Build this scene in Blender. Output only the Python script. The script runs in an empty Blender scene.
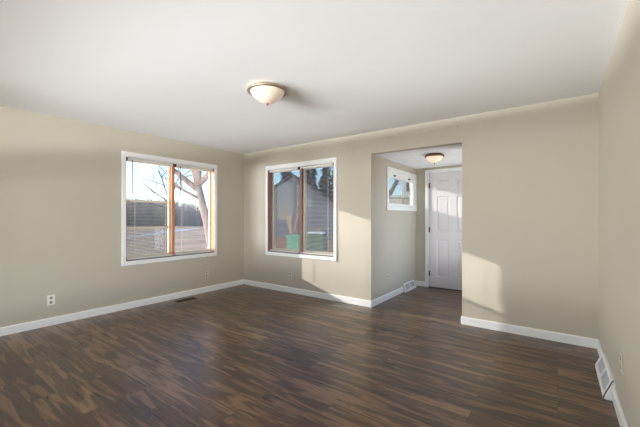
import bpy, math, random
from mathutils import Vector, Matrix

C = bpy.context.scene.collection
S = bpy.context.scene
PI = math.pi

# ------------------------------------------------------------------ camera
EYE = 1.257
F_PX = 324.7
YAW = math.radians(36.2)                      # heading turned left from +Y
cd = bpy.data.cameras.new('camera')
cam = bpy.data.objects.new('camera', cd)
C.objects.link(cam)
cam.location = (0, 0, EYE)
cam.rotation_euler = (PI / 2, 0, YAW)
cd.sensor_width = 36
cd.lens = F_PX / 640 * 36
cd.shift_y = 0.0055
cd.clip_end = 600
S.camera = cam

# ------------------------------------------------------------------ view, sky, sun, fill
S.view_settings.view_transform = 'Standard'
S.view_settings.look = 'None'
S.view_settings.gamma = 1
S.view_settings.use_curve_mapping = False
S.view_settings.exposure = 0.22
S.cycles.max_bounces = 12
S.cycles.diffuse_bounces = 6
S.cycles.transparent_max_bounces = 24
S.cycles.sample_clamp_indirect = 6

SUN_DIR = Vector((2.0, 0.93, -0.60)).normalized()     # the way the light travels
w = bpy.data.worlds.new('sky')
S.world = w
w.use_nodes = True
nt = w.node_tree
sky = nt.nodes.new('ShaderNodeTexSky')
sky.sky_type = 'NISHITA'
sky.sun_disc = False
sky.sun_elevation = math.asin(-SUN_DIR.z)
sky.sun_rotation = math.atan2(-SUN_DIR.x, -SUN_DIR.y)
sky.air_density = 1.0
sky.dust_density = 0.6
sky.ozone_density = 2.0
tint = nt.nodes.new('ShaderNodeMix')
tint.data_type, tint.blend_type = 'RGBA', 'MULTIPLY'
tint.inputs[0].default_value = 1
tint.inputs[7].default_value = (0.80, 0.93, 1.10, 1)
nt.links.new(sky.outputs[0], tint.inputs[6])
nt.links.new(tint.outputs[2], nt.nodes['Background'].inputs[0])
nt.nodes['Background'].inputs[1].default_value = 0.37

sd = bpy.data.lights.new('sun', 'SUN')
sd.energy = 6.0
sd.color = (1.0, 0.94, 0.885)
sd.angle = math.radians(0.6)
sun = bpy.data.objects.new('sun', sd)
C.objects.link(sun)
sun.location = (-20, -10, 8)
sun.rotation_euler = SUN_DIR.to_track_quat('-Z', 'Y').to_euler()

def area(name, loc, rot, sx, sy, energy, col):
    l = bpy.data.lights.new(name, 'AREA')
    l.shape = 'RECTANGLE'
    l.size, l.size_y, l.energy, l.color = sx, sy, energy, col
    o = bpy.data.objects.new(name, l)
    C.objects.link(o)
    o.location, o.rotation_euler = loc, rot
    return o
# added fill lamp shining in through the openings made in the rear wall
area('rear_fill', (-4.2, -14, -0.37), (math.radians(98), 0, math.radians(-8)), 12.0, 0.44, 8400, (0.96, 0.98, 1.0))
# added fill lamps outside the unseen left and right openings behind the camera
area('left_fill', (-9.0, -6.6, 0.75), (math.radians(92), 0, math.radians(-42)), 4.0, 1.6, 1300, (0.96, 0.98, 1.0))
area('right_fill', (5.4, -5.0, 0.85), (math.radians(91), 0, math.radians(55)), 5.0, 1.6, 800, (0.96, 0.98, 1.0))
# added fill lamp outside the unseen opening in the entry nook's side
area('entry_fill', (0.1, 5.0, 0.35), (math.radians(112), 0, math.radians(90)), 1.3, 1.2, 28, (0.97, 0.98, 1.0))

# ------------------------------------------------------------------ materials
def srgb(r, g, b):
    f = lambda c: (c / 255 / 12.92) if c / 255 <= 0.04045 else ((c / 255 + 0.055) / 1.055) ** 2.4
    return (f(r), f(g), f(b), 1)

def N(nt, t, **kw):
    n = nt.nodes.new(t)
    for k, v in kw.items():
        setattr(n, k, v)
    return n

def principled(name, col, rough=0.6, metal=0.0, var=0.0, scale=8.0, bump=0.0, bscale=60.0, stretch=(1, 1, 1), spec=0.5):
    m = bpy.data.materials.new(name)
    m.use_nodes = True
    nt = m.node_tree
    b = nt.nodes['Principled BSDF']
    b.inputs['Base Color'].default_value = col
    b.inputs['Roughness'].default_value = rough
    b.inputs['Metallic'].default_value = metal
    b.inputs['Specular IOR Level'].default_value = spec
    tc = N(nt, 'ShaderNodeTexCoord')
    mp = N(nt, 'ShaderNodeMapping')
    mp.inputs['Scale'].default_value = stretch
    nt.links.new(tc.outputs['Object'], mp.inputs[0])
    if var > 0:
        no = N(nt, 'ShaderNodeTexNoise')
        no.inputs['Scale'].default_value = scale
        no.inputs['Detail'].default_value = 5
        nt.links.new(mp.outputs[0], no.inputs['Vector'])
        r = N(nt, 'ShaderNodeValToRGB')
        r.color_ramp.elements[0].position = 0.3
        r.color_ramp.elements[1].position = 0.7
        r.color_ramp.elements[0].color = tuple(c * (1 - var) for c in col[:3]) + (1,)
        r.color_ramp.elements[1].color = tuple(min(1, c * (1 + var)) for c in col[:3]) + (1,)
        nt.links.new(no.outputs[0], r.inputs[0])
        nt.links.new(r.outputs[0], b.inputs['Base Color'])
    if bump > 0:
        n2 = N(nt, 'ShaderNodeTexNoise')
        n2.inputs['Scale'].default_value = bscale
        n2.inputs['Detail'].default_value = 3
        nt.links.new(mp.outputs[0], n2.inputs['Vector'])
        bp = N(nt, 'ShaderNodeBump')
        bp.inputs['Strength'].default_value = bump
        bp.inputs['Distance'].default_value = 0.01
        nt.links.new(n2.outputs[0], bp.inputs['Height'])
        nt.links.new(bp.outputs[0], b.inputs['Normal'])
    return m

M = {}
M['wall'] = principled('beige_paint', srgb(196, 188, 173), 0.62, var=0.012, scale=1.5, bump=0.05, bscale=180, spec=0.3)
M['ceiling'] = principled('ceiling_paint', srgb(245, 245, 244), 0.9, var=0.01, scale=1.0, bump=0.08, bscale=120, spec=0.2)
M['entry_ceiling'] = principled('stippled_ceiling_paint', srgb(246, 245, 245), 0.9, var=0.04, scale=9, bump=0.6, bscale=26, spec=0.2)
M['trim'] = principled('white_trim_paint', srgb(246, 246, 244), 0.35, var=0.01, scale=3)
M['door'] = principled('white_door_paint', srgb(226, 221, 222), 0.4, var=0.01, scale=3)
M['wood'] = principled('honey_wood', srgb(196, 132, 88), 0.45, var=0.18, scale=14, stretch=(6, 6, 0.6))
M['wood_shaded'] = principled('shaded_honey_wood', srgb(150, 104, 84), 0.5, var=0.18, scale=14, stretch=(6, 6, 0.6))  # honey wood with the back window's shade put into its colour
M['track'] = principled('dull_track_metal', srgb(120, 110, 104), 0.5, var=0.06)
M['sash'] = principled('cream_sash', srgb(222, 208, 184), 0.45, var=0.03, scale=8)
M['white'] = principled('white_plastic', srgb(238, 236, 230), 0.4, var=0.01)
M['almond'] = principled('almond_plastic', srgb(214, 206, 190), 0.4, var=0.01)
M['almond_face'] = principled('almond_receptacle', srgb(166, 156, 138), 0.5, var=0.03)
M['slat'] = principled('blind_slat', srgb(225, 225, 222), 0.45, var=0.01)
M['cord'] = principled('blind_cord', srgb(225, 220, 208), 0.8, var=0.02)
M['dark'] = principled('dark_metal', srgb(52, 46, 44), 0.45, 0.5, var=0.05)
M['slot'] = principled('outlet_slot', srgb(150, 144, 132), 0.6, var=0.05)
M['nickel'] = principled('brushed_nickel', srgb(176, 158, 138), 0.33, 0.85, var=0.06, scale=30)
M['brass'] = principled('aged_brass', srgb(128, 98, 70), 0.35, 0.85, var=0.06, scale=30)
M['ductgrey'] = principled('grey_louver', srgb(200, 200, 203), 0.5, var=0.04)
M['vent'] = principled('brown_vent', srgb(74, 58, 46), 0.45, 0.4, var=0.1)

def glass_mat():
    m = bpy.data.materials.new('window_glass')
    m.use_nodes = True
    nt = m.node_tree
    nt.nodes.remove(nt.nodes['Principled BSDF'])
    out = nt.nodes['Material Output']
    tr = N(nt, 'ShaderNodeBsdfTransparent')
    tr.inputs[0].default_value = (0.96, 0.97, 0.97, 1)
    gl = N(nt, 'ShaderNodeBsdfGlossy')
    gl.inputs['Roughness'].default_value = 0.02
    fr = N(nt, 'ShaderNodeFresnel')
    fr.inputs[0].default_value = 1.45
    mx = N(nt, 'ShaderNodeMixShader')
    ge = N(nt, 'ShaderNodeNewGeometry')          # reflect once, on the outer face of each side only
    iv = N(nt, 'ShaderNodeMath', operation='SUBTRACT'); iv.inputs[0].default_value = 1
    nt.links.new(ge.outputs['Backfacing'], iv.inputs[1])
    mu = N(nt, 'ShaderNodeMath', operation='MULTIPLY')
    nt.links.new(fr.outputs[0], mu.inputs[0]); nt.links.new(iv.outputs[0], mu.inputs[1])
    nt.links.new(mu.outputs[0], mx.inputs[0])
    nt.links.new(tr.outputs[0], mx.inputs[1])
    nt.links.new(gl.outputs[0], mx.inputs[2])
    nt.links.new(mx.outputs[0], out.inputs[0])
    return m
M['glass'] = glass_mat()

def screen_mat(name, alpha, col):
    """fine woven insect screen: mostly gaps, part grey thread"""
    m = bpy.data.materials.new(name)
    m.use_nodes = True
    nt = m.node_tree
    b = nt.nodes['Principled BSDF']
    b.inputs['Base Color'].default_value = col
    b.inputs['Roughness'].default_value = 0.8
    out = nt.nodes['Material Output']
    tr = N(nt, 'ShaderNodeBsdfTransparent')
    mx = N(nt, 'ShaderNodeMixShader')
    mx.inputs[0].default_value = alpha
    nt.links.new(tr.outputs[0], mx.inputs[1])
    nt.links.new(b.outputs[0], mx.inputs[2])
    nt.links.new(mx.outputs[0], out.inputs[0])
    return m
M['screen'] = screen_mat('insect_screen', 0.30, srgb(84, 86, 98))
M['screen_light'] = screen_mat('thin_insect_screen', 0.30, srgb(112, 112, 114))

def bowl_mat(name, col, strength):
    m = principled(name, srgb(200, 186, 168), 0.35, var=0.12, scale=9)
    b = m.node_tree.nodes['Principled BSDF']
    b.inputs['Emission Color'].default_value = col
    b.inputs['Emission Strength'].default_value = strength
    return m
M['bowl'] = bowl_mat('frosted_glass_bowl', (1.0, 0.84, 0.66, 1), 0.24)
M['bowl2'] = bowl_mat('alabaster_glass_bowl', (1.0, 0.82, 0.58, 1), 0.50)

def floor_mat():
    m = bpy.data.materials.new('vinyl_plank')
    m.use_nodes = True
    nt = m.node_tree
    L = nt.links.new
    b = nt.nodes['Principled BSDF']
    tc = N(nt, 'ShaderNodeTexCoord')
    br = N(nt, 'ShaderNodeTexBrick')
    br.offset = 0.37
    br.offset_frequency = 2
    br.inputs['Color1'].default_value = (0, 0, 0, 1)
    br.inputs['Color2'].default_value = (1, 1, 1, 1)
    br.inputs['Mortar'].default_value = (0.5, 0.5, 0.5, 1)
    br.inputs['Scale'].default_value = 1
    br.inputs['Mortar Size'].default_value = 0.0014
    br.inputs['Mortar Smooth'].default_value = 0.2
    br.inputs['Brick Width'].default_value = 1.22
    br.inputs['Row Height'].default_value = 0.152
    L(tc.outputs['Object'], br.inputs['Vector'])
    # each plank shifts the grain pattern
    mul = N(nt, 'ShaderNodeMath', operation='MULTIPLY')
    mul.inputs[1].default_value = 37.0
    L(br.outputs['Color'], mul.inputs[0])
    mp = N(nt, 'ShaderNodeMapping')
    mp.inputs['Scale'].default_value = (1.35, 12.5, 1)
    L(tc.outputs['Object'], mp.inputs[0])
    n1 = N(nt, 'ShaderNodeTexNoise', noise_dimensions='4D')
    n1.inputs['Scale'].default_value = 1.0
    n1.inputs['Detail'].default_value = 3.0
    n1.inputs['Roughness'].default_value = 0.5
    n1.inputs['Distortion'].default_value = 1.5
    L(mp.outputs[0], n1.inputs['Vector'])
    L(mul.outputs[0], n1.inputs['W'])
    # cathedral rings: bands drawn from the same smooth noise
    ml = N(nt, 'ShaderNodeMath', operation='MULTIPLY')
    ml.inputs[1].default_value = 24.0
    L(n1.outputs[0], ml.inputs[0])
    sn = N(nt, 'ShaderNodeMath', operation='SINE')
    L(ml.outputs[0], sn.inputs[0])
    mp2 = N(nt, 'ShaderNodeMapping')
    mp2.inputs['Scale'].default_value = (3.0, 60, 1)
    L(tc.outputs['Object'], mp2.inputs[0])
    n2 = N(nt, 'ShaderNodeTexNoise', noise_dimensions='4D')
    n2.inputs['Scale'].default_value = 1.0
    n2.inputs['Detail'].default_value = 4.0
    L(mp2.outputs[0], n2.inputs['Vector'])
    L(mul.outputs[0], n2.inputs['W'])
    # value = n1 + .07*sin + .3*(n2-.5) + .16*(plank-.5)
    def madd(a, k, c):
        q = N(nt, 'ShaderNodeMath', operation='MULTIPLY_ADD')
        L(a, q.inputs[0])
        q.inputs[1].default_value = k
        if isinstance(c, float):
            q.inputs[2].default_value = c
        else:
            L(c, q.inputs[2])
        return q.outputs[0]
    v = madd(n1.outputs[0], 0.9, -0.175)
    v = madd(sn.outputs[0], 0.08, v)
    v = madd(n2.outputs[0], 0.24, v)
    v = madd(br.outputs['Color'], 0.13, v)
    r = N(nt, 'ShaderNodeValToRGB')
    e = r.color_ramp.elements
    e[0].position = 0.24
    e[0].color = srgb(58, 41, 31)
    e[1].position = 0.80
    e[1].color = srgb(156, 128, 102)
    k = e.new(0.42)
    k.color = srgb(92, 68, 51)
    k = e.new(0.58)
    k.color = srgb(120, 93, 71)
    L(v, r.inputs[0])
    mx = N(nt, 'ShaderNodeMix', data_type='RGBA')
    mx.inputs[7].default_value = srgb(44, 34, 29)
    L(r.outputs[0], mx.inputs[6])
    L(br.outputs['Fac'], mx.inputs[0])
    L(mx.outputs[2], b.inputs['Base Color'])
    rr = N(nt, 'ShaderNodeMapRange')
    rr.inputs[3].default_value = 0.24
    rr.inputs[4].default_value = 0.34
    L(n2.outputs[0], rr.inputs[0])
    L(rr.outputs[0], b.inputs['Roughness'])
    bp = N(nt, 'ShaderNodeBump')
    bp.inputs['Strength'].default_value = 0.04
    bp.inputs['Distance'].default_value = 0.004
    L(n2.outputs[0], bp.inputs['Height'])
    L(bp.outputs[0], b.inputs['Normal'])
    b.inputs['Specular IOR Level'].default_value = 0.6
    return m
M['floor'] = floor_mat()

# ------------------------------------------------------------------ mesh helpers
class MB:
    def __init__(s):
        s.v, s.f, s.smooth = [], [], []
    def box(s, x0, x1, y0, y1, z0, z1):
        n = len(s.v)
        s.v += [(x, y, z) for z in (z0, z1) for y in (y0, y1) for x in (x0, x1)]
        for q in ((0, 2, 3, 1), (4, 5, 7, 6), (0, 1, 5, 4), (2, 6, 7, 3), (0, 4, 6, 2), (1, 3, 7, 5)):
            s.f.append(tuple(n + i for i in q)); s.smooth.append(False)
        return s
    def ring(s, x0, x1, z0, z1, y0, y1, t, tb=None, tt=None):
        """rectangular frame in the xz plane: t at the sides, tb bottom, tt top"""
        tb = t if tb is None else tb
        tt = t if tt is None else tt
        n = len(s.v)
        o = [(x0, z0), (x1, z0), (x1, z1), (x0, z1)]
        i = [(x0 + t, z0 + tb), (x1 - t, z0 + tb), (x1 - t, z1 - tt), (x0 + t, z1 - tt)]
        for y in (y0, y1):
            s.v += [(p[0], y, p[1]) for p in o] + [(p[0], y, p[1]) for p in i]
        for k in range(4):
            l = (k + 1) % 4
            for q in ((k, l, 4 + l, 4 + k), (8 + l, 8 + k, 12 + k, 12 + l), (l, k, 8 + k, 8 + l), (4 + k, 4 + l, 12 + l, 12 + k)):
                s.f.append(tuple(n + a for a in q)); s.smooth.append(False)
        return s
    def prism(s, prof, a0, a1, axis='y'):
        """profile polygon extruded along an axis; prof holds the other two coordinates in order"""
        n = len(s.v)
        P = {'y': lambda p, a: (p[0], a, p[1]), 'x': lambda p, a: (a, p[0], p[1]), 'z': lambda p, a: (p[0], p[1], a)}[axis]
        k = len(prof)
        s.v += [P(p, a0) for p in prof] + [P(p, a1) for p in prof]
        for i in range(k):
            j = (i + 1) % k
            s.f.append((n + i, n + j, n + k + j, n + k + i)); s.smooth.append(False)
        s.f.append(tuple(n + i for i in range(k))[::-1]); s.smooth.append(False)
        s.f.append(tuple(n + k + i for i in range(k))); s.smooth.append(False)
        return s
    def lathe(s, prof, cx=0, cy=0, cz=0, seg=40, axis='z'):
        n = len(s.v); k = len(prof)
        for i in range(seg):
            a = 2 * PI * i / seg
            for r, z in prof:
                p = (r * math.cos(a), r * math.sin(a), z)
                if axis == 'y':
                    p = (p[0], p[2], p[1])
                s.v.append((p[0] + cx, p[1] + cy, p[2] + cz))
        for i in range(seg):
            j = (i + 1) % seg
            for q in range(k - 1):
                s.f.append((n + i * k + q, n + j * k + q, n + j * k + q + 1, n + i * k + q + 1)); s.smooth.append(True)
        return s
    def tube(s, pts, rad, seg=6):
        pts = [Vector(p) for p in pts]
        n = len(s.v); m = len(pts)
        up = None
        for i, p in enumerate(pts):
            d = (pts[min(i + 1, m - 1)] - pts[max(i - 1, 0)]).normalized()
            ref = Vector((0, 0, 1)) if abs(d.z) < 0.9 else Vector((1, 0, 0))
            if up is None:
                up = d.cross(ref).normalized()
            up = (up - d * up.dot(d)).normalized()
            q = d.cross(up)
            r = rad[i] if isinstance(rad, (list, tuple)) else rad
            for k in range(seg):
                a = 2 * PI * k / seg
                s.v.append(tuple(p + (up * math.cos(a) + q * math.sin(a)) * r))
        for i in range(m - 1):
            for k in range(seg):
                l = (k + 1) % seg
                s.f.append((n + i * seg + k, n + i * seg + l, n + (i + 1) * seg + l, n + (i + 1) * seg + k)); s.smooth.append(True)
        s.f.append(tuple(n + k for k in range(seg))[::-1]); s.smooth.append(False)
        s.f.append(tuple(n + (m - 1) * seg + k for k in range(seg))); s.smooth.append(False)
        return s
    def mesh(s, name, mat):
        me = bpy.data.meshes.new(name)
        me.from_pydata([tuple(v) for v in s.v], [], s.f)
        me.polygons.foreach_set('use_smooth', s.smooth)
        me.materials.append(mat)
        me.update()
        return me
    def build(s, name, mat, parent=None, bevel=0.0, normals=False):
        me = s.mesh(name, mat)
        if normals:
            import bmesh
            b = bmesh.new(); b.from_mesh(me)
            bmesh.ops.recalc_face_normals(b, faces=b.faces); b.to_mesh(me); b.free()
        o = bpy.data.objects.new(name, me)
        C.objects.link(o)
        o.parent = parent
        if bevel > 0:
            bv = o.modifiers.new('bevel', 'BEVEL')
            bv.width, bv.segments, bv.limit_method = bevel, 2, 'ANGLE'
        return o

def empty(name, loc, rz=0.0):
    o = bpy.data.objects.new(name, None)
    C.objects.link(o)
    o.empty_display_size = 0.1
    o.location, o.rotation_euler = loc, (0, 0, rz)
    return o

def tag(o, label=None, cat=None, group=None, kind=None):
    if label: o['label'] = label
    if cat: o['category'] = cat
    if group: o['group'] = group
    if kind: o['kind'] = kind
    return o

def struct(o, label=None, cat=None):
    return tag(o, label, cat, kind='structure')

def dup(root, loc, rz, label, group=None):
    r = root.copy(); C.objects.link(r)
    r.location, r.rotation_euler = loc, (0, 0, rz)
    r['label'] = label
    if group: r['group'] = group
    def kids(src, dst):
        for ch in [o for o in list(C.objects) if o.parent == src]:
            c = ch.copy(); C.objects.link(c); c.parent = dst
            kids(ch, c)
    kids(root, r)
    return r

# ------------------------------------------------------------------ room shell
XL, XR, YB, YR = -4.75, 0.316, 4.07, -3.1      # left, right, back, rear wall planes
ZC, ZE = 2.44, 2.14                            # room and entry ceiling heights
EX0, EX1, YD = -2.098, -0.908, 5.85            # entry opening and the door wall
TL, TB = 0.14, 0.10

MB().box(XL - TL, XR + 0.12, YR - 0.12, YB, -0.12, 0).box(EX0 - TB, -0.75, YB, YD + 0.12, -0.12, 0) \
    .build('floor', M['floor'])
struct(bpy.data.objects['floor'], 'dark brown wood-look plank floor running through the room into the entry', 'floor')
struct(MB().box(XL - TL, XR + 0.12, YR - 0.12, YB + TB, ZC, ZC + 0.2).build('ceiling', M['ceiling']),
       'smooth white ceiling of the main room', 'ceiling')
struct(MB().box(EX0 - TB, -0.75, YB + TB, YD + 0.12, ZE, ZE + 0.5).build('ceiling_entry', M['entry_ceiling']),
       'lower stippled white ceiling over the entry nook', 'ceiling')

WY0, WY1, WZ0, WZ1 = 2.003, 3.425, 0.65, 2.09   # left window opening
b = MB()
b.box(XL - TL, XL, YR - .12, -2.6, 0, ZC).box(XL - TL, XL, -.5, WY0, 0, ZC).box(XL - TL, XL, -2.6, -.5, 0, .4).box(XL - TL, XL, -2.6, -.5, WZ1, ZC).box(XL - TL, XL, WY1, YB + TB, 0, ZC)
b.box(XL - TL, XL, WY0, WY1, 0, WZ0).box(XL - TL, XL, WY0, WY1, WZ1, ZC)
struct(b.build('wall_left', M['wall']), 'beige left wall holding the wide sunlit window', 'wall')

BX0, BX1 = -4.113, -2.713                       # back window opening
b = MB()
b.box(XL, BX0, YB, YB + TB, 0, ZC).box(BX1, EX0, YB, YB + TB, 0, ZC)
b.box(BX0, BX1, YB, YB + TB, 0, WZ0).box(BX0, BX1, YB, YB + TB, WZ1, ZC)
b.box(EX1, XR + .12, YB, YB + TB, 0, ZC).box(EX0, EX1, YB, YB + TB, ZE, ZC)
struct(b.build('wall_back', M['wall']), 'beige back wall cut by the dark window and the entry opening', 'wall')

struct(MB().box(XR, XR + .12, YR - .12, -2.6, 0, ZC).box(XR, XR + .12, -.6, YB + TB, 0, ZC).box(XR, XR + .12, -2.6, -.6, 0, .3).box(XR, XR + .12, -2.6, -.6, WZ1, ZC).build('wall_right', M['wall']), 'beige right wall close to the camera', 'wall')
b = MB()
b.box(XL, -4.35, YR - .12, YR, 0, ZC).box(-0.05, XR, YR - .12, YR, 0, ZC).box(-4.35, -0.05, YR - .12, YR, 1.73, ZC).box(-4.35, -3.4, YR - .12, YR, 0, 1.35).box(-3.0, -0.05, YR - .12, YR, 0, 1.35).box(-3.4, -3.0, YR - .12, YR, 0, .08).box(-3.4, -3.0, YR - .12, YR, 1.15, 1.35)  # gaps shaped to steer the rear fill lamp onto ceiling and walls
struct(b.build('wall_rear', M['wall']), 'beige wall behind the camera with openings added for fill light', 'wall')

EY0, EY1, EZ0, EZ1 = 4.63, 5.79, 1.42, 1.98     # entry window opening
b = MB()
b.box(EX0 - TB, EX0, YB + TB, EY0, 0, ZE).box(EX0 - TB, EX0, EY1, YD + .12, 0, ZE)
b.box(EX0 - TB, EX0, EY0, EY1, 0, EZ0).box(EX0 - TB, EX0, EY0, EY1, EZ1, ZE)
struct(b.build('wall_entry_left', M['wall']), 'beige side wall of the entry nook with the small high window', 'wall')
DX0, DX1, DH = -1.862, -1.048, 2.035
b = MB()
b.box(EX0, DX0 - .02, YD, YD + .12, 0, ZE).box(DX1 + .02, -.75, YD, YD + .12, 0, ZE).box(DX0 - .02, DX1 + .02, YD, YD + .12, DH + .02, ZE)
struct(b.build('wall_entry_back', M['wall']), 'beige wall around the white panel door at the end of the entry', 'wall')
struct(MB().box(-.87, -.75, YB + TB, 4.42, 0, ZE).box(-.87, -.75, 5.6, YD, 0, ZE).box(-.87, -.75, 4.42, 5.6, 0, .3).box(-.87, -.75, 4.42, 5.6, 2.05, ZE).build('wall_entry_right', M['wall']), 'beige right side wall of the entry nook', 'wall')

# baseboards
def base_prof(sgn=1):
    return [(0, 0), (.014, 0), (.014, .078), (.009, .09), (0, .09)]
def baseboard(name, p0, p1, nrm, label):
    """board from p0 to p1 (plan), standing out of the wall along nrm"""
    p0, p1, n_ = Vector(p0), Vector(p1), Vector(nrm)
    d = p1 - p0
    b = MB(); pr = base_prof(); k = len(pr)
    for p in (p0, p1):
        b.v += [(p.x + n_.x * a, p.y + n_.y * a, z) for a, z in pr]
    for i in range(k):
        j = (i + 1) % k
        b.f.append((i, j, k + j, k + i)); b.smooth.append(False)
    b.f.append(tuple(range(k))); b.smooth.append(False)
    b.f.append(tuple(range(k, 2 * k))[::-1]); b.smooth.append(False)
    struct(b.build(name, M['trim'], normals=True), label, 'baseboard')
baseboard('baseboard_left', (XL, YR), (XL, YB), (1, 0), 'white baseboard along the left wall')
baseboard('baseboard_back', (XL + .014, YB), (EX0 + .014, YB), (0, -1), 'white baseboard under the dark back window')
baseboard('baseboard_back_right', (EX1, YB), (XR - .014, YB), (0, -1), 'white baseboard along the back wall right of the entry')
baseboard('baseboard_right', (XR, YR), (XR, 2.965), (-1, 0), 'white baseboard on the right wall nearer than the register')
baseboard('baseboard_right_corner', (XR, 3.565), (XR, YB), (-1, 0), 'short white baseboard between the register and the right corner')
baseboard('baseboard_entry_left', (EX0, YB), (EX0, 5.20), (1, 0), 'white baseboard on the entry side wall before the small register')
baseboard('baseboard_entry_corner', (EX0, 5.70), (EX0, YD), (1, 0), 'stub of white baseboard in the far entry corner')
baseboard('baseboard_entry_back', (EX0 + .014, YD), (DX0 - .068, YD), (0, -1), 'short white baseboard left of the entry door casing')
baseboard('baseboard_entry_jamb', (EX1, YB), (EX1, YB + TB), (-1, 0), 'white baseboard end wrapping the right edge of the entry opening')

# ------------------------------------------------------------------ windows
def big_window(name, loc, rz, W, depth, label, bars, screens, smat, wood):
    """W x 1.44 opening; local x to the right, y outward, z up from the opening's foot"""
    H = WZ1 - WZ0
    t = empty(name, loc, rz)
    struct(t, label, 'window')
    h = W / 2
    c = MB().ring(-h - .045, h + .045, -.05, H + .055, -.018, 0, .047, .052, .057)
    c.ring(-h - .052, h + .052, -.058, H + .062, -.010, 0, .012)
    c.build('window_casing', M['trim'], t, bevel=.003)
    for x in (-h, h - .012):
        MB().box(x, x + .012, 0, depth, .012, H - .012).build('side_jamb', wood, t)
    MB().box(-h, h, 0, depth, H - .012, H).build('head_jamb', M['trim'], t)
    MB().box(-h, h, 0, depth, 0, .012).build('sill', M['track'], t)
    MB().box(-.022, .022, .052, depth, .012, H - .012).build('mullion', wood, t, bevel=.002)
    for i, (x0, x1) in enumerate(((-h + .004, -.022), (.022, h - .006))):
        s = MB().ring(x0, x1, .012, H - .012, depth - .045, depth - .012, .026, .045, .04)
        if bars[i]:
            for z in bars[i]:
                s.box(x0 + .032, x1 - .032, depth - .042, depth - .015, z - .013, z + .013)
        so = s.build('sash', M['sash'], t, bevel=.002)
        MB().box(x0 + .03, x1 - .03, depth - .031, depth - .027, .055, H - .05).build('glass_pane', M['glass'], so)
        if screens[i]:
            MB().box(x0 + .03, x1 - .03, depth - .010, depth - .008, .055, screens[i]).build('insect_screen', smat, so)
    return t

big_window('window_1', (XL, (WY0 + WY1) / 2, WZ0), PI / 2, WY1 - WY0, TL,
           'sunlit double window on the left wall looking over a winter lawn', ((1.485 - WZ0, 1.10 - WZ0), None), (1.485 - WZ0, None), M['screen_light'], M['wood'])
big_window('window_2', ((BX0 + BX1) / 2, YB, WZ0), 0, BX1 - BX0, TB + .04,
           'shaded double window on the back wall beside the entry', (None, None), (1.38, 1.38), M['screen'], M['wood_shaded'])

def entry_window():
    t = empty('window_3', (EX0, (EY0 + EY1) / 2, EZ0), PI / 2)
    struct(t, 'small high white window on the entry side wall', 'window')
    W, H = EY1 - EY0, EZ1 - EZ0
    h = W / 2
    MB().ring(-h - .05, h + .05, -.05, H + .05, -.016, 0, .052).box(-h - .055, h + .055, -.024, 0, -.056, -.044).build('window_casing', M['trim'], t, bevel=.003)
    MB().ring(-h, h, 0, H, 0, TB, .012).build('jamb', M['trim'], t)
    s = MB().ring(-h + .012, h - .012, .012, H - .012, .012, .045, .028, .04, .095).build('sash', M['trim'], t, bevel=.003)
    MB().box(-h + .035, h - .035, .027, .031, .045, H - .10).build('glass_pane', M['glass'], s)
    MB().box(-h + .035, h - .035, .060, .062, .045, H - .10).build('insect_screen', M['screen_light'], s)  # screen added here to dim the sun reaching the entry door
    for x in (-.31, .31):
        l = MB().box(x - .03, x + .03, .002, .012, H - .075, H - .052).box(x - .008, x + .022, -.014, .003, H - .07, H - .058).build('latch', M['dark'], t, bevel=.002)
        l['label'] = 'small dark metal window latch'
entry_window()

t = struct(empty('fill_opening_left', (XL, -1.55, .4), PI / 2), 'added unseen window in the left wall letting fill light in', 'window')  # added opening for the left fill lamp
MB().ring(-1.05, 1.05, 0, 1.69, 0, .1, .05).box(-.03, .03, .02, .09, .05, 1.64).build('window_casing', M['trim'], t)
MB().box(-1.0, 1.0, .05, .056, .05, 1.64).build('glass_pane', M['glass'], t)
t = struct(empty('fill_opening_rear_low', (-3.2, YR, .08), PI), 'added narrow low window behind the camera letting fill light in', 'window')  # added low opening, lets rear fill reach the lower walls
MB().ring(-.2, .2, 0, 1.07, 0, .1, .02).build('window_casing', M['trim'], t)
MB().box(-.18, .18, .05, .056, .02, 1.05).build('glass_pane', M['glass'], t)
t = struct(empty('fill_opening_right', (XR, -1.6, .3), -PI / 2), 'added unseen window in the right wall letting fill light in', 'window')  # added opening for the right fill lamp
MB().ring(-1.0, 1.0, 0, 1.79, 0, .1, .05).box(-.03, .03, .02, .09, .05, 1.74).build('window_casing', M['trim'], t)
MB().box(-.95, .95, .05, .056, .05, 1.74).build('glass_pane', M['glass'], t)
t = struct(empty('fill_opening_entry', (-.87, 5.01, .3), -PI / 2), 'tall glazed side of the entry nook hidden behind the back wall', 'window')  # added opening for the entry fill lamp
MB().ring(-.59, .59, 0, 1.75, 0, .1, .05).build('window_casing', M['trim'], t)
MB().box(-.54, .54, .05, .056, .05, 1.70).build('glass_pane', M['glass'], t)
t = struct(empty('fill_opening_rear', (-2.2, YR, 1.35), PI), 'added wide opening behind the camera steering fill light to the ceiling', 'window')  # added opening, sill and head aim rear fill at the ceiling
MB().ring(-2.15, 2.15, 0, .38, 0, .1, .012).box(-.03, .03, .02, .09, .01, .37).build('window_casing', M['trim'], t)
MB().box(-2.13, 2.13, .05, .056, .01, .37).build('glass_pane', M['glass'], t)

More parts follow.
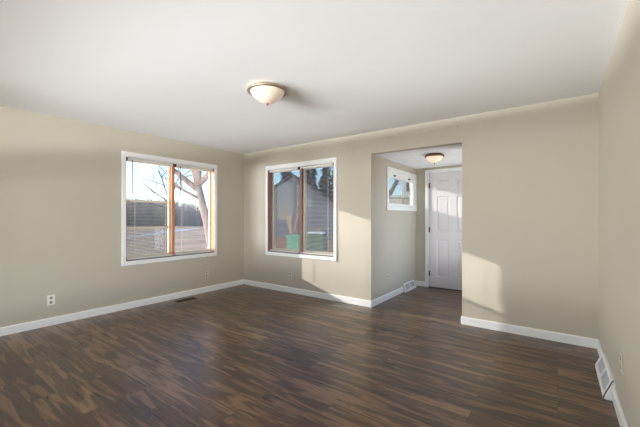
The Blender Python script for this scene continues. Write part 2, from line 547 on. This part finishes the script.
# ------------------------------------------------------------------ blinds
def blind(loc, rz, W, label, wand=True):
    """inside-mounted mini blind, slats open; loc is the foot of its run at the wall plane"""
    t = empty('mini_blind', loc, rz)
    tag(t, label, 'blind', 'white mini blinds in the two big windows')
    H = WZ1 - WZ0 - .012
    h = W / 2
    MB().box(-h, h, .012, .040, H - .036, H - .008).box(-h, h, .008, .012, H - .042, H - .006).build('headrail', M['slat'], t, bevel=.002)
    s = MB()
    z = .050
    n = 0
    while z < H - .045:
        nn = len(s.v)
        for x in (-h + .004, h - .004):
            s.v += [(x, .0195, z + .0008), (x, .026, z + .0020), (x, .0325, z + .0008)]
            s.v += [(x, .0195, z + .0003), (x, .026, z + .0015), (x, .0325, z + .0003)]
        for a, c in ((0, 1), (1, 2)):
            s.f.append((nn + a, nn + c, nn + 6 + c, nn + 6 + a)); s.smooth.append(True)
            s.f.append((nn + 3 + c, nn + 3 + a, nn + 9 + a, nn + 9 + c)); s.smooth.append(True)
        s.f.append((nn, nn + 6, nn + 9, nn + 3)); s.smooth.append(False)
        s.f.append((nn + 2, nn + 5, nn + 11, nn + 8)); s.smooth.append(False)
        z += .0200
        n += 1
    s.build('slats', M['slat'], t)
    MB().box(-h + .002, h - .002, .014, .038, .018, .036).build('bottom_rail', M['slat'], t, bevel=.002)
    for x in (-h + .11, h - .11):
        c = MB()
        for y in (.0135, .0385):
            c.tube([(x, y, .04), (x, y, H - .034)], .0009, 4)
        c.box(x - .0025, x + .0025, .0385, .0392, .04, H - .034)
        c.build('ladder_cord', M['cord'], t)
    if wand:
        x = -h + .065
        wo = MB().tube([(x, .004, H - .03), (x, .003, H - .28), (x, .004, H - .50)], .0055, 8).build('tilt_wand', M['dark'], t)
        wo['label'] = 'thin dark tilt wand'
    for x in (-h - .006, h - .004):
        bo = MB().box(x, x + .010, .006, .042, H - .042, H).build('end_bracket', M['dark'], t)
        bo['label'] = 'dark bracket at the headrail end'
    return t
hw = .333
cL = (WY0 + WY1) / 2
blind((XL, cL - .352, WZ0), PI / 2, .66, 'white mini blind in the left half of the sunlit left-wall window')
blind((XL, cL + .352, WZ0), PI / 2, .66, 'white mini blind in the left-wall window, half nearer the room corner')
cB = (BX0 + BX1) / 2
blind((cB - .346, YB, WZ0), 0, .65, 'white mini blind in the shaded back window, half nearer the room corner')
blind((cB + .346, YB, WZ0), 0, .65, 'white mini blind in the shaded back window, half nearer the entry')

# ------------------------------------------------------------------ entry door
def panel_door():
    t = empty('door_1', (DX0, YD, 0), 0)
    struct(t, 'white six-panel entry door at the end of the nook', 'door')
    W = DX1 - DX0
    # slab with six recessed, raised-centre panels
    xs = [(.13, .337), (.463 + .013, .463 + .22)]
    xs = [(.135, .345), (W - .345, W - .135)]
    zs = [(.20, .86), (1.0, 1.62), (1.72, 1.90)]
    gx = sorted({0, W} | {a for p in xs for a in p})
    gz = sorted({.008, DH} | {a for p in zs for a in p})
    b = MB()
    y0 = .012
    for i in range(len(gx) - 1):
        for j in range(len(gz) - 1):
            X0, X1, Z0, Z1 = gx[i], gx[i + 1], gz[j], gz[j + 1]
            if (X0, X1) in xs and (Z0, Z1) in zs:
                n = len(b.v)
                rings = [(0, 0), (.010, .010), (.026, .010), (.040, .003)]
                for d, dy in rings:
                    b.v += [(X0 + d, y0 + dy, Z0 + d), (X1 - d, y0 + dy, Z0 + d), (X1 - d, y0 + dy, Z1 - d), (X0 + d, y0 + dy, Z1 - d)]
                for r in range(3):
                    for k in range(4):
                        l = (k + 1) % 4
                        b.f.append((n + 4 * r + k, n + 4 * r + l, n + 4 * r + 4 + l, n + 4 * r + 4 + k)); b.smooth.append(False)
                b.f.append((n + 12, n + 13, n + 14, n + 15)); b.smooth.append(False)
            else:
                n = len(b.v)
                b.v += [(X0, y0, Z0), (X1, y0, Z0), (X1, y0, Z1), (X0, y0, Z1)]
                b.f.append((n, n + 1, n + 2, n + 3)); b.smooth.append(False)
    b.box(0, W, y0 + .016, y0 + .044, .008, DH)
    for x0, x1, z0, z1 in ((0, .004, .008, DH), (W - .004, W, .008, DH)):
        b.box(x0, x1, y0, y0 + .02, z0, z1)
    b.box(0, W, y0 + .001, y0 + .02, DH - .004, DH)
    b.build('door_slab', M['door'], t)
    c = MB()
    for (x0, x1, z0, z1) in ((-.065, -.008, 0, DH + .008), (W + .008, W + .065, 0, DH + .008)):
        c.box(x0, x1, -.016, 0, z0, z1)
    c.box(-.065, W + .065, -.016, 0, DH + .008, DH + .065)
    c.box(-.018, -.003, 0, .11, 0, DH + .015).box(W + .003, W + .018, 0, .11, 0, DH + .015).box(-.018, W + .018, 0, .11, DH + .003, DH + .018)
    c.build('door_casing', M['trim'], t, bevel=.003)
    for z in (.25, 1.03, 1.82):
        h = MB().lathe([(0, 0), (.006, 0), (.006, .09), (0, .09)], -.002, .004, z - .045, 12).box(-.002, .018, .009, .0125, z - .045, z + .045).build('hinge', M['brass'], t)
        h['label'] = 'aged metal hinge'
    k = MB().lathe([(0, -.065), (.018, -.062), (.027, -.045), (.022, -.03), (.010, -.022), (.010, -.006), (.03, -.004), (.03, 0), (0, 0)], W - .07, y0, .95, 24, 'y').build('door_knob', M['brass'], t)
    k['label'] = 'round metal door knob'
    th = MB().box(-.018, W + .018, -.005, .11, 0, .012).build('threshold', M['dark'], t)
    th['label'] = 'dark metal threshold strip'
    # outside of the slab closes the opening
panel_door()

# ------------------------------------------------------------------ ceiling lights
def ceiling_light(loc, R, drop, metal, bowl, label, name='ceiling_light'):
    t = empty(name, loc)
    tag(t, label, 'ceiling light', 'domed flush-mount ceiling lights')
    k = R / .19
    MB().lathe([(0, 0), (R * .80, 0), (R * .86, -.006), (R * .97, -.022), (R, -.030), (R * .995, -.037), (R * .93, -.042), (R * .86, -.040), (R * .80, -.030), (0, -.028)], seg=56) \
        .build('metal_rim', metal, t)
    prof = []
    for i in range(17):
        q = 1 - i / 16
        prof.append((R * .86 * q, -.036 - (drop - .05) * (1 - q ** 1.9) ** .85))
    MB().lathe(prof, seg=56).build('glass_bowl', bowl, t)
    f = MB().lathe([(0, -drop + .018), (.012 * k, -drop + .015), (.013 * k, -drop + .008), (.007 * k, -drop + .003), (.008 * k, -drop - .004), (0, -drop - .009)], seg=20).build('finial', M['brass'], t)
    f['label'] = 'small dark finial at the bowl foot'
    return t
ceiling_light((-2.15, 2.12, ZC), .183, .155, M['nickel'], M['bowl'], 'larger ceiling light with brushed rim and glowing bowl in the main room')
ceiling_light((-1.40, 4.64, ZE), .135, .135, M['brass'], M['bowl2'], 'smaller ceiling light with dark rim and warm bowl in the entry nook')

# ------------------------------------------------------------------ outlets
def outlet(plate, face):
    """faces -y, centre at the origin"""
    t = empty('wall_outlet', (0, 0, 0))
    tag(t, '', 'outlet', 'wall outlets')
    MB().box(-.036, .036, -.006, 0, -.058, .058).build('cover_plate', plate, t, bevel=.002)
    for z in (-.026, .026):
        pr = [(.0165 * math.cos(a) if abs(math.cos(a)) < .86 else .0142 * (1 if math.cos(a) > 0 else -1), z + .016 * math.sin(a)) for a in [2 * PI * i / 24 for i in range(24)]]
        s = MB().prism(pr, -.0085, -.005)
        ro = s.build('receptacle', face, t)
        ro['label'] = 'darker receptacle face'
    MB().lathe([(0, -.0075), (.003, -.007), (.003, -.005)], 0, 0, 0, 10, 'y').build('screw', M['nickel'], t)
    return t
o0 = outlet(M['white'], M['slot'])
o0.location, o0.rotation_euler = (XL, 1.198, .293), (0, 0, PI / 2)
o0['label'] = 'white outlet low on the left wall, well left of the window'
o1 = outlet(M['almond'], M['almond_face'])
o1.location, o1.rotation_euler = (XL, 3.268, .30), (0, 0, PI / 2)
o1['label'] = 'beige outlet low on the left wall under the sunlit window'
dup(o1, (-3.585, YB, .285), 0, 'beige outlet under the shaded window at the edge of the sun patch')
dup(o1, (EX0, 4.63, .32), PI / 2, 'beige outlet low on the side wall inside the entry nook')
dup(o1, (XR, 2.674, .374), -PI / 2, 'beige outlet on the right wall above the nearer end of the register')

# ------------------------------------------------------------------ baseboard registers
def register(loc, rz, L, label):
    """local x along the wall, -y out into the room, z up"""
    t = empty('baseboard_register', loc, rz)
    tag(t, label, 'air register', 'white sloping baseboard registers')
    h = L / 2
    D, Hh = .062, .135
    b = MB()
    y1, z0, y2, z1 = -D, .022, -.016, Hh          # slope from (y1,z0) up to (y2,z1)
    # end cheeks
    for x in (-h, h - .006):
        b.prism([(0, 0), (-D, 0), (-D, z0), (-.016, Hh), (0, Hh)], x, x + .006, 'x')
    b.prism([(0, Hh), (-.016, Hh), (-.016, Hh - .005), (0, Hh - .005)], -h, h, 'x')
    b.prism([(-D, 0), (-D, z0), (-D + .005, z0), (-D + .005, 0)], -h, h, 'x')
    def sl(s0, s1, x0, x1, th=.005):
        P = lambda s: (y1 + (y2 - y1) * s, z0 + (z1 - z0) * s)
        a, c = P(s0), P(s1)
        b.prism([a, c, (c[0] + th, c[1] - th * .4), (a[0] + th, a[1] - th * .4)], x0, x1, 'x')
    sl(0, .16, -h, h); sl(.84, 1, -h, h)
    sl(.16, .84, -h, -h + .035); sl(.16, .84, h - .035, h); sl(.16, .84, -.014, .014)
    b.build('register_housing', M['trim'], t, normals=True)
    g = MB()
    P = lambda s: (y1 + (y2 - y1) * s, z0 + (z1 - z0) * s)
    for x0, x1 in ((-h + .035, -.014), (.014, h - .035)):
        n = 9
        for i in range(n):
            x = x0 + (i + .5) * (x1 - x0) / n
            a, c = P(.16), P(.84)
            g.prism([(a[0] + .004, a[1]), (c[0] + .004, c[1]), (c[0] + .012, c[1] - .012), (a[0] + .012, a[1] - .004)], x - .0045, x + .0045, 'x')
    g.prism([(-.004, .02), (-.004, Hh - .012), (-.009, Hh - .012), (-.050, .02)], -h + .008, h - .008, 'x')
    go = g.build('louver_grille', M['ductgrey'], t, normals=True)
    go['label'] = 'grey louvers set back in the sloping face'
    return t
register((XR, 3.265, 0), -PI / 2, .59, 'white sloping register against the right wall near the back corner')
register((EX0, 5.45, 0), PI / 2, .49, 'small white sloping register in the entry beside the door')

t = empty('floor_register', (-4.55, 2.77, 0))
tag(t, 'brown slotted floor register set in the planks under the sunlit window', 'floor register')
b = MB().box(-.055, .055, -.15, -.14, 0, .005).box(-.055, .055, .14, .15, 0, .005).box(-.055, -.045, -.14, .14, 0, .005).box(.045, .055, -.14, .14, 0, .005)
b.build('register_frame', M['vent'], t)
b = MB().box(-.045, .045, -.14, .14, 0, .0012)
for i in range(20):
    y = -.133 + i * .014
    b.box(-.045, .045, y - .002, y + .002, .001, .0042)
b.build('register_louvers', M['vent'], t)

# tiny picture nail left high on the back wall
tag(MB().lathe([(0, -.014), (.005, -.013), (.005, -.010), (.0025, -.009), (.0025, 0)], -.955 - .0, YB, 2.33, 10, 'y').build('wall_nail', M['dark']),
    'tiny dark nail left high on the back wall above the entry', 'nail')

# ------------------------------------------------------------------ outside
GZ = -0.6
fwd = Vector((-math.sin(YAW), math.cos(YAW), 0))
rgt = Vector((math.cos(YAW), math.sin(YAW), 0))
def at(px, Z, z=GZ):
    p = fwd * Z + rgt * ((px - 320) / F_PX * Z)
    return Vector((p.x, p.y, z))
def hz(py, Z):
    return EYE + (217 - py) / F_PX * Z

M['grass'] = principled('dormant_grass', srgb(196, 164, 136), 0.95, var=0.22, scale=0.35, bump=.4, bscale=3, spec=.1)
M['snow'] = principled('old_snow', srgb(226, 224, 222), 0.8, var=0.05, scale=2, spec=.2)
M['bark'] = principled('grey_bark', srgb(150, 130, 120), 0.9, var=0.25, scale=6, stretch=(1, 1, .25), spec=.1)
M['twig'] = principled('dark_twig_bark', srgb(118, 106, 104), 0.9, var=0.2, scale=6, spec=.1)
M['tanbark'] = principled('tan_bark', srgb(178, 148, 124), 0.9, var=0.25, scale=6, stretch=(1, 1, .25), spec=.1)
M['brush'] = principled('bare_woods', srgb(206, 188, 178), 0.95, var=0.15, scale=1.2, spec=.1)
M['needle'] = principled('dark_needles', srgb(40, 50, 54), 0.9, var=0.4, scale=3, spec=.1)
M['greyboard'] = principled('grey_board', srgb(118, 116, 122), 0.8, var=0.12, scale=5, stretch=(4, 4, .3), spec=.2)
M['roof'] = principled('dark_shingle', srgb(74, 70, 74), 0.9, var=0.2, scale=6, spec=.1)
M['cream'] = principled('cream_siding', srgb(214, 206, 188), 0.8, var=0.06, scale=2, spec=.2)
M['palegreen'] = principled('pale_green_plastic', srgb(96, 150, 120), 0.6, var=0.06)
M['darkgreen'] = principled('dark_green_plastic', srgb(44, 84, 58), 0.6, var=0.1)
M['brownwood'] = principled('weathered_brown_wood', srgb(136, 100, 80), 0.85, var=0.2, scale=9, spec=.2)
M['brick'] = principled('brown_brick', srgb(140, 108, 92), 0.9, var=0.2, scale=12, spec=.1)
M['tyre'] = principled('black_wheel', srgb(30, 30, 30), 0.7, var=0.1)

# ground with the house's footprint left out of view below the floor slab
b = MB()
G = 40
random.seed(5)
sz = 320
for j in range(G + 1):
    for i in range(G + 1):
        x = -200 + sz * i / G
        y = -160 + sz * j / G
        d = math.hypot(x, y)
        z = GZ + (0 if d < 22 else .10 * math.sin(x * .13) * math.cos(y * .11))
        b.v.append((x, y, z))
for j in range(G):
    for i in range(G):
        a = j * (G + 1) + i
        b.f.append((a, a + 1, a + G + 2, a + G + 1)); b.smooth.append(True)
struct(b.build('ground', M['grass']), 'tan winter lawn outside the windows', 'ground')

# strip of leftover snow crossing the lawn
pts = [(60, 22.5, 3.2), (95, 25, 3.6), (127, 29, 4.6), (145, 34, 4.2), (163, 40, 3.6), (180, 46, 2.6), (200, 54, 1.6)]
b = MB()
for i, (px, Z, wd) in enumerate(pts):
    a, c = at(px, Z - wd / 2), at(px, Z + wd / 2)
    m_ = (a + c) / 2
    b.v += [(a.x, a.y, GZ - .05), (m_.x, m_.y, GZ + .05), (c.x, c.y, GZ - .05)]
    if i:
        n = 3 * i
        for k in (0, 1):
            b.f.append((n - 3 + k, n + k, n + k + 1, n - 2 + k)); b.smooth.append(True)
tag(b.build('snow_strip', M['snow'], normals=True), 'strip of old snow lying across the lawn beyond the sunlit window', 'snow', kind='stuff')

def grow(b, p, d, L, r, depth, rnd, spread=.55, gravity=0.0, segs=4, kids=(2, 3), shrink=.72):
    pts, rad = [p.copy()], [r]
    q = d.copy()
    for i in range(segs):
        q = (q + Vector((rnd.uniform(-1, 1), rnd.uniform(-1, 1), rnd.uniform(-1, 1))) * .14 + Vector((0, 0, gravity))).normalized()
        pts.append(pts[-1] + q * L / segs)
        rad.append(r * (1 - .38 * (i + 1) / segs))
    b.tube(pts, rad, 7 if r > .05 else 4)
    if depth == 0:
        return
    for _ in range(rnd.randint(*kids)):
        k = rnd.randint(max(1, segs - 2), segs)
        a = Vector((rnd.uniform(-1, 1), rnd.uniform(-1, 1), rnd.uniform(-.5, 1))).normalized()
        nd = (q + a * spread * 1.3).normalized()
        grow(b, pts[k], nd, L * shrink * rnd.uniform(.8, 1.1), rad[k] * .72, depth - 1, rnd, spread, gravity, segs, kids, shrink)

def bare_tree(name, base, H, r, seed, label, mat, depth=5, lean=(0, 0), spread=.6, limbs=None, group=None):
    rnd = random.Random(seed)
    t = empty(name, base)
    tag(t, label, 'tree', group)
    tb = MB()
    top = Vector((lean[0], lean[1], H * .35))
    mid = top * .5 + Vector((lean[0] * -.1, 0, 0))
    tb.tube([(0, 0, -.1), tuple(mid * .4), tuple(mid), tuple(top)], [r * 1.35, r * 1.05, r * .95, r * .85], 12)
    tb.build('trunk', mat, t)
    br = MB()
    if limbs:
        for z, d, L, rr in limbs:
            grow(br, top * z, Vector(d).normalized(), L, rr, depth - 1, rnd, spread, .02)
    else:
        for i in range(4):
            a = i / 4 * 2 * PI + rnd.uniform(-.4, .4)
            grow(br, top * rnd.uniform(.8, 1), Vector((math.cos(a) * .7, math.sin(a) * .7, rnd.uniform(.6, 1.2))).normalized(), H * .25, r * .6, depth - 1, rnd, spread, .02)
    br.build('branches', mat, t)
    return t

# big forked tree seen through the right half of the left window
r3 = lambda s, f, u: tuple(rgt * s + fwd * f + Vector((0, 0, u)))
bare_tree('bare_tree', at(214, 15), 9.5, .185, 11, 'thick-trunked bare tree nearest the sunlit window', M['bark'], 6,
          lean=tuple((rgt * -.75)[:2]), limbs=[(.93, r3(-.9, 0, .55), 2.6, .14), (1, r3(-.05, 0, 1), 2.4, .19), (1, r3(.8, .2, .9), 2.2, .14), (.8, r3(-.6, -.3, .4), 1.8, .07), (1, r3(-.4, .4, 1), 2.2, .12)],
          group='bare trees on the lawn')
bare_tree('bare_tree', at(169.5, 22), 8.5, .11, 4, 'finely twigged bare tree spreading behind the left half of the sunlit window', M['twig'], 7, spread=.62,
          limbs=[(.95, r3(-1, 0, .9), 2.2, .05), (1, r3(-.6, .2, 1), 2.4, .05), (1, r3(-.2, 0, 1), 2.2, .06), (.8, r3(-1, -.2, .45), 2.0, .045), (1, r3(.6, 0, 1), 2.0, .05)], group='bare trees on the lawn')
bare_tree('bare_tree', at(100, 34), 9.5, .14, 8, 'bare tree farthest left on the lawn', M['twig'], 6, spread=.75, group='bare trees on the lawn')

# far woods: a low rise with bare crowns along it
rnd = random.Random(3)
b = MB()
for row in range(4):
    for i in range(64):
        px = -130 + i * 6.5 + rnd.uniform(-3, 3)
        Z = 66 + row * 4 + rnd.uniform(-1.5, 1.5)
        p = at(px, Z)
        top = 197 + max(0, (px - 165)) * .22 + rnd.uniform(-1.5, 2.5)
        Hh = max(3.0, hz(top, Z) - GZ)
        b.tube([(p.x, p.y, GZ - .2), (p.x + rnd.uniform(-.3, .3), p.y, GZ + Hh * .6), (p.x, p.y, GZ + Hh)], [.13, .07, .02], 4)
        for k in range(90):
            z = rnd.uniform(.12, .98)
            a = rnd.uniform(0, 2 * PI)
            R = Hh * .42 * math.sin(min(1, z * 1.15 + .1) * PI * .92) ** .6 * rnd.uniform(.5, 1)
            s = Vector((p.x, p.y, GZ + Hh * max(0, z - .15)))
            e = Vector((p.x + math.cos(a) * R, p.y + math.sin(a) * R, GZ + Hh * z))
            b.tube([s, (s + e) / 2 + Vector((0, 0, -.1)), e], [.035, .03, .015], 3)
tag(b.build('far_woods', M['brush']), 'grey-brown band of bare woods along the horizon past the lawn', 'woods', kind='stuff')
b = MB()
q = [at(-260, 74), at(290, 74), at(290, 110), at(-260, 110)]
n = 30
for i in range(n + 1):
    px = -280 + i * 19
    top = 203 + max(0, (px - 165)) * .2 + 1.5 * math.sin(i * 1.3)
    p0, p1, p2 = at(px, 70), at(px, 82), at(px, 100)
    b.v += [(p0.x, p0.y, GZ - .3), (p1.x, p1.y, hz(top, 82)), (p2.x, p2.y, GZ - .3)]
    if i:
        k = 3 * i
        for j in (0, 1):
            b.f.append((k - 3 + j, k + j, k + j + 1, k - 2 + j)); b.smooth.append(True)
struct(b.build('hill', M['brush'], normals=True), 'low wooded rise on the horizon', 'hill')

# garage with grey vertical boards behind the back window
def garage():
    Z = 18.0
    c = at(293, Z)
    t = empty('garage', c, YAW)        # gable faces the house, local x right, y away
    tag(t, 'grey board-sided gable garage beyond the shaded window', 'garage')
    hwid, eave, ridge, D = 3.0, 2.15, hz(176, Z) - GZ, 6.0
    MB().prism([(-hwid, -.1), (hwid, -.1), (hwid, eave), (0, ridge), (-hwid, eave)], 0, D, 'y').build('garage_walls', M['greyboard'], t, normals=True)
    s = MB()
    x = -hwid + .1
    while x < hwid:
        top = eave + (ridge - eave) * (1 - abs(x) / hwid)
        s.box(x - .02, x + .02, -.025, 0, 0, top - .03)
        x += .24
    s.build('battens', M['greyboard'], t)
    r = MB()
    for sg in (-1, 1):
        r.prism([(0, ridge), (0, ridge + .12), (sg * (hwid + .35), eave - .14), (sg * (hwid + .35), eave - .26)], -.3, D + .3, 'y')
    r.build('garage_roof', M['roof'], t, normals=True)
garage()

# dark conifers behind the garage
def conifer(px, Z, H, R, seed, label):
    rnd = random.Random(seed)
    t = empty('conifer', at(px, Z))
    tag(t, label, 'tree', 'dark evergreens behind the garage')
    MB().tube([(0, 0, -.1), (0, 0, H * .5), (0, 0, H)], [.18, .1, .02], 8).build('trunk', M['bark'], t)
    b = MB()
    L = int(H / .28)
    for i in range(L):
        z = .5 + (H - .5) * i / L
        rr = R * (1 - i / L) ** .85 + .1
        for k in range(11):
            a = rnd.uniform(0, 2 * PI)
            l = rr * rnd.uniform(.7, 1.1)
            d = Vector((math.cos(a), math.sin(a), 0)); s = Vector((-d.y, d.x, 0)) * l * .26
            o = Vector((0, 0, z + rnd.uniform(-.12, .12)))
            n = len(b.v)
            b.v += [tuple(o), tuple(o + d * l * .6 - s + Vector((0, 0, -.1 * l))), tuple(o + d * l + Vector((0, 0, -.3 * l))), tuple(o + d * l * .6 + s + Vector((0, 0, -.1 * l))), tuple(o + d * l * .5 + Vector((0, 0, .08)))]
            for f in ((0, 1, 4), (1, 2, 4), (2, 3, 4), (3, 0, 4), (0, 3, 2, 1)):
                b.f.append(tuple(n + q for q in f)); b.smooth.append(False)
    b.build('foliage', M['needle'], t)
for a in ((262, 29, 9.5, 1.9, 1, 'dark evergreen farthest left behind the garage'), (287, 38, 10.5, 2.0, 2, 'dark evergreen behind the garage ridge'),
          (310, 28, 9.8, 1.6, 3, 'dark evergreen rising over the right slope of the garage roof'), (338, 31, 10, 1.5, 4, 'dark evergreen right of the garage, nearest the entry side'),
          (326, 42, 12, 1.9, 5, 'dark evergreen set back between two nearer ones right of the garage'), (366, 33, 8, 1.5, 6, 'dark evergreen farthest right in the evergreen row')):
    conifer(*a)

# tan twin-trunk tree before the garage
t = empty('pruned_tree', at(293.5, 14.2))
t.scale = (1.2, 1.2, 1.18)
tag(t, 'tan pruned tree stump with thick crooked stems before the grey garage', 'tree')
MB().tube([(0, 0, -.1), (0, 0, .25), (0, 0, .45)], [.17, .14, .12], 10).build('trunk', M['tanbark'], t)
b = MB()
for pp, rr in (([(0, 0, .35), r3(-.02, 0, .8), r3(-.10, 0, 1.2), r3(-.12, 0, 1.62)], [.09, .085, .08, .05]),
               ([(0, 0, .35), r3(.10, 0, .8), r3(.08, .1, 1.2), r3(.17, .1, 1.75)], [.07, .06, .05, .03]),
               ([r3(-.08, 0, 1.1), r3(-.2, 0, 1.35), r3(-.22, 0, 1.6)], [.05, .04, .03])):
    b.tube([Vector(q) for q in pp], rr, 8)
b.build('stems', M['tanbark'], t)
# twiggy tan shrub
rnd = random.Random(9)
b = MB()
for i in range(46):
    a = rnd.uniform(0, 2 * PI)
    l = rnd.uniform(.6, 1.0)
    e = Vector((math.cos(a) * .34 * l, math.sin(a) * .42 * l, 1.35 * l))
    m_ = e * .5 + Vector((rnd.uniform(-.12, .12), rnd.uniform(-.12, .12), .05))
    b.tube([(0, 0, 0), m_, e, e + Vector((rnd.uniform(-.2, .2), rnd.uniform(-.2, .2), rnd.uniform(-.1, .15)))], [.022, .016, .012, .006], 4)
o = b.build('bare_shrub', M['tanbark'])
o.location = at(313.5, 14, GZ)
o.scale = (1.15, 1.15, 1.12)
tag(o, 'tan leafless shrub in front of the garage, right of the forked tree', 'shrub')

def wheeled_bin(px, Z, wd, H, rz, mat, label, snow=False):
    t = empty('wheeled_bin', at(px, Z), rz)
    tag(t, label, 'bin', 'green wheeled bins outside the back window')
    h = wd / 2
    b = MB()
    n = len(b.v)
    for z, s in ((.04, .84), (H * .9, 1.0)):
        b.v += [(-h * s, -h * s, z), (h * s, -h * s, z), (h * s, h * s, z), (-h * s, h * s, z)]
    for k in range(4):
        l = (k + 1) % 4
        b.f.append((k, l, 4 + l, 4 + k)); b.smooth.append(False)
    b.f += [(3, 2, 1, 0), (4, 5, 6, 7)]; b.smooth += [False, False]
    b.box(-h * 1.04, h * 1.04, -h * 1.04, h * 1.04, H * .86, H * .9)
    b.build('bin_body', mat, t, bevel=.015)
    lid = MB().prism([(-h * 1.1, H * .9), (h * 1.1, H * .9), (h * 1.1, H * .94), (h * .5, H), (-h * .6, H), (-h * 1.1, H * .95)], -h * 1.08, h * 1.08, 'y').build('bin_lid', mat, t, bevel=.01, normals=True)
    for s in (-1, 1):
        MB().lathe([(0, -.03), (.11, -.03), (.12, 0), (.11, .03), (0, .03)], -h * .9, s * h * .92, .12, 20, 'y').build('wheel', M['tyre'], t)
    if snow:
        MB().box(-h * .95, h * .95, -h, h, H * .985, H * 1.035).build('snow_cap', M['snow'], t, bevel=.02)['label'] = 'thin cap of white snow'
    return t
wheeled_bin(296.5, 12.5, .62, 1.2, .45, M['palegreen'], 'pale green wheeled bin behind the left pane of the shaded window')
wheeled_bin(317, 12.3, .62, 1.25, .45, M['darkgreen'], 'dark green wheeled bin with snow on its lid', True)
# brown brick edging wall
t = MB()
a, c = at(279, 10.9), at(306, 10.9)
o = MB().box(-.62, .62, -.1, .1, -.05, .9).box(-.66, .66, -.13, .13, .9, .97).build('brick_pier', M['brick'], bevel=.01)
o.location = at(282, 14.6, GZ); o.rotation_euler = (0, 0, YAW)
tag(o, 'low brown brick wall behind the pale green bin', 'garden wall')
# slatted wooden box at the right
t = empty('slatted_crate', at(336.5, 12.4), YAW)
tag(t, 'brown slatted wooden box standing right of the dark green bin', 'wooden box')
for k in range(5):
    MB().box(-.3, .3, -.3, -.28, .08 + k * .18, .22 + k * .18).box(-.3, .3, .28, .3, .08 + k * .18, .22 + k * .18) \
        .box(-.3, -.28, -.28, .28, .08 + k * .18, .22 + k * .18).box(.28, .3, -.28, .28, .08 + k * .18, .22 + k * .18).build('slat_row', M['brownwood'], t)
for x in (-.28, 0, .28):
    for y in (-.33, .30):
        MB().box(x - .03, x + .03, y, y + .03, 0, 1.0).build('post', M['brownwood'], t)

# neighbour's cream house and a leaning dark tree beyond the entry window
def neighbour():
    c = at(412, 19)
    t = empty('house', c, YAW - math.radians(16))
    tag(t, 'cream-sided neighbouring house seen through the small entry window', 'house')
    MB().box(-.58, 5, 0, 6, -.1, 5.4).build('house_walls', M['cream'], t)
    MB().box(-1.75, -.58, .8, 5, -.1, 3.2).build('side_wing', M['cream'], t)
    MB().prism([(-1.0, 5.4), (5.3, 5.4), (2.2, 6.9)], -.3, 6.3, 'y').build('house_roof', M['roof'], t, normals=True)
    for x, z0, z1 in ((-.18, 3.35, 3.95), (-.18, .9, 1.9), (1.5, .9, 1.9), (1.5, 3.0, 4.0)):
        MB().box(x - .14, x + .14, -.03, 0, z0, z1).build('house_window', M['dark'], t)
    for x in (-1.45, -.85, -.35, .1, .55):
        MB().box(x - .05, x + .05, -.9, -.8, -.1, 2.95).build('porch_post', M['cream'], t)
    MB().box(-1.8, 1.0, -.95, -.02, 2.95, 3.08).build('porch_roof', M['cream'], t)
neighbour()
t = empty('leaning_tree', at(376, 28))
tag(t, 'dark leaning tree rising behind the low wing of the cream house', 'tree')
b = MB()
p0, p1, p2 = Vector((0, 0, -.1)), rgt * .9 + Vector((0, 0, 3.2)), rgt * 2.1 + Vector((0, 0, 5.6))
b.tube([p0, p1, p2], [.22, .19, .16], 10)
b.build('trunk', M['bark'], t)
b = MB()
rn = random.Random(2)
for d in (r3(.7, 0, .8), r3(-.5, 0, 1), r3(.1, .3, 1)):
    grow(b, p2 - Vector((0, 0, .1)), Vector(d).normalized(), 1.5, .08, 3, rn)
grow(b, p1 + Vector((0, 0, .7)), Vector(r3(.9, 0, .7)).normalized(), 1.2, .06, 3, rn)
b.build('branches', M['bark'], t)
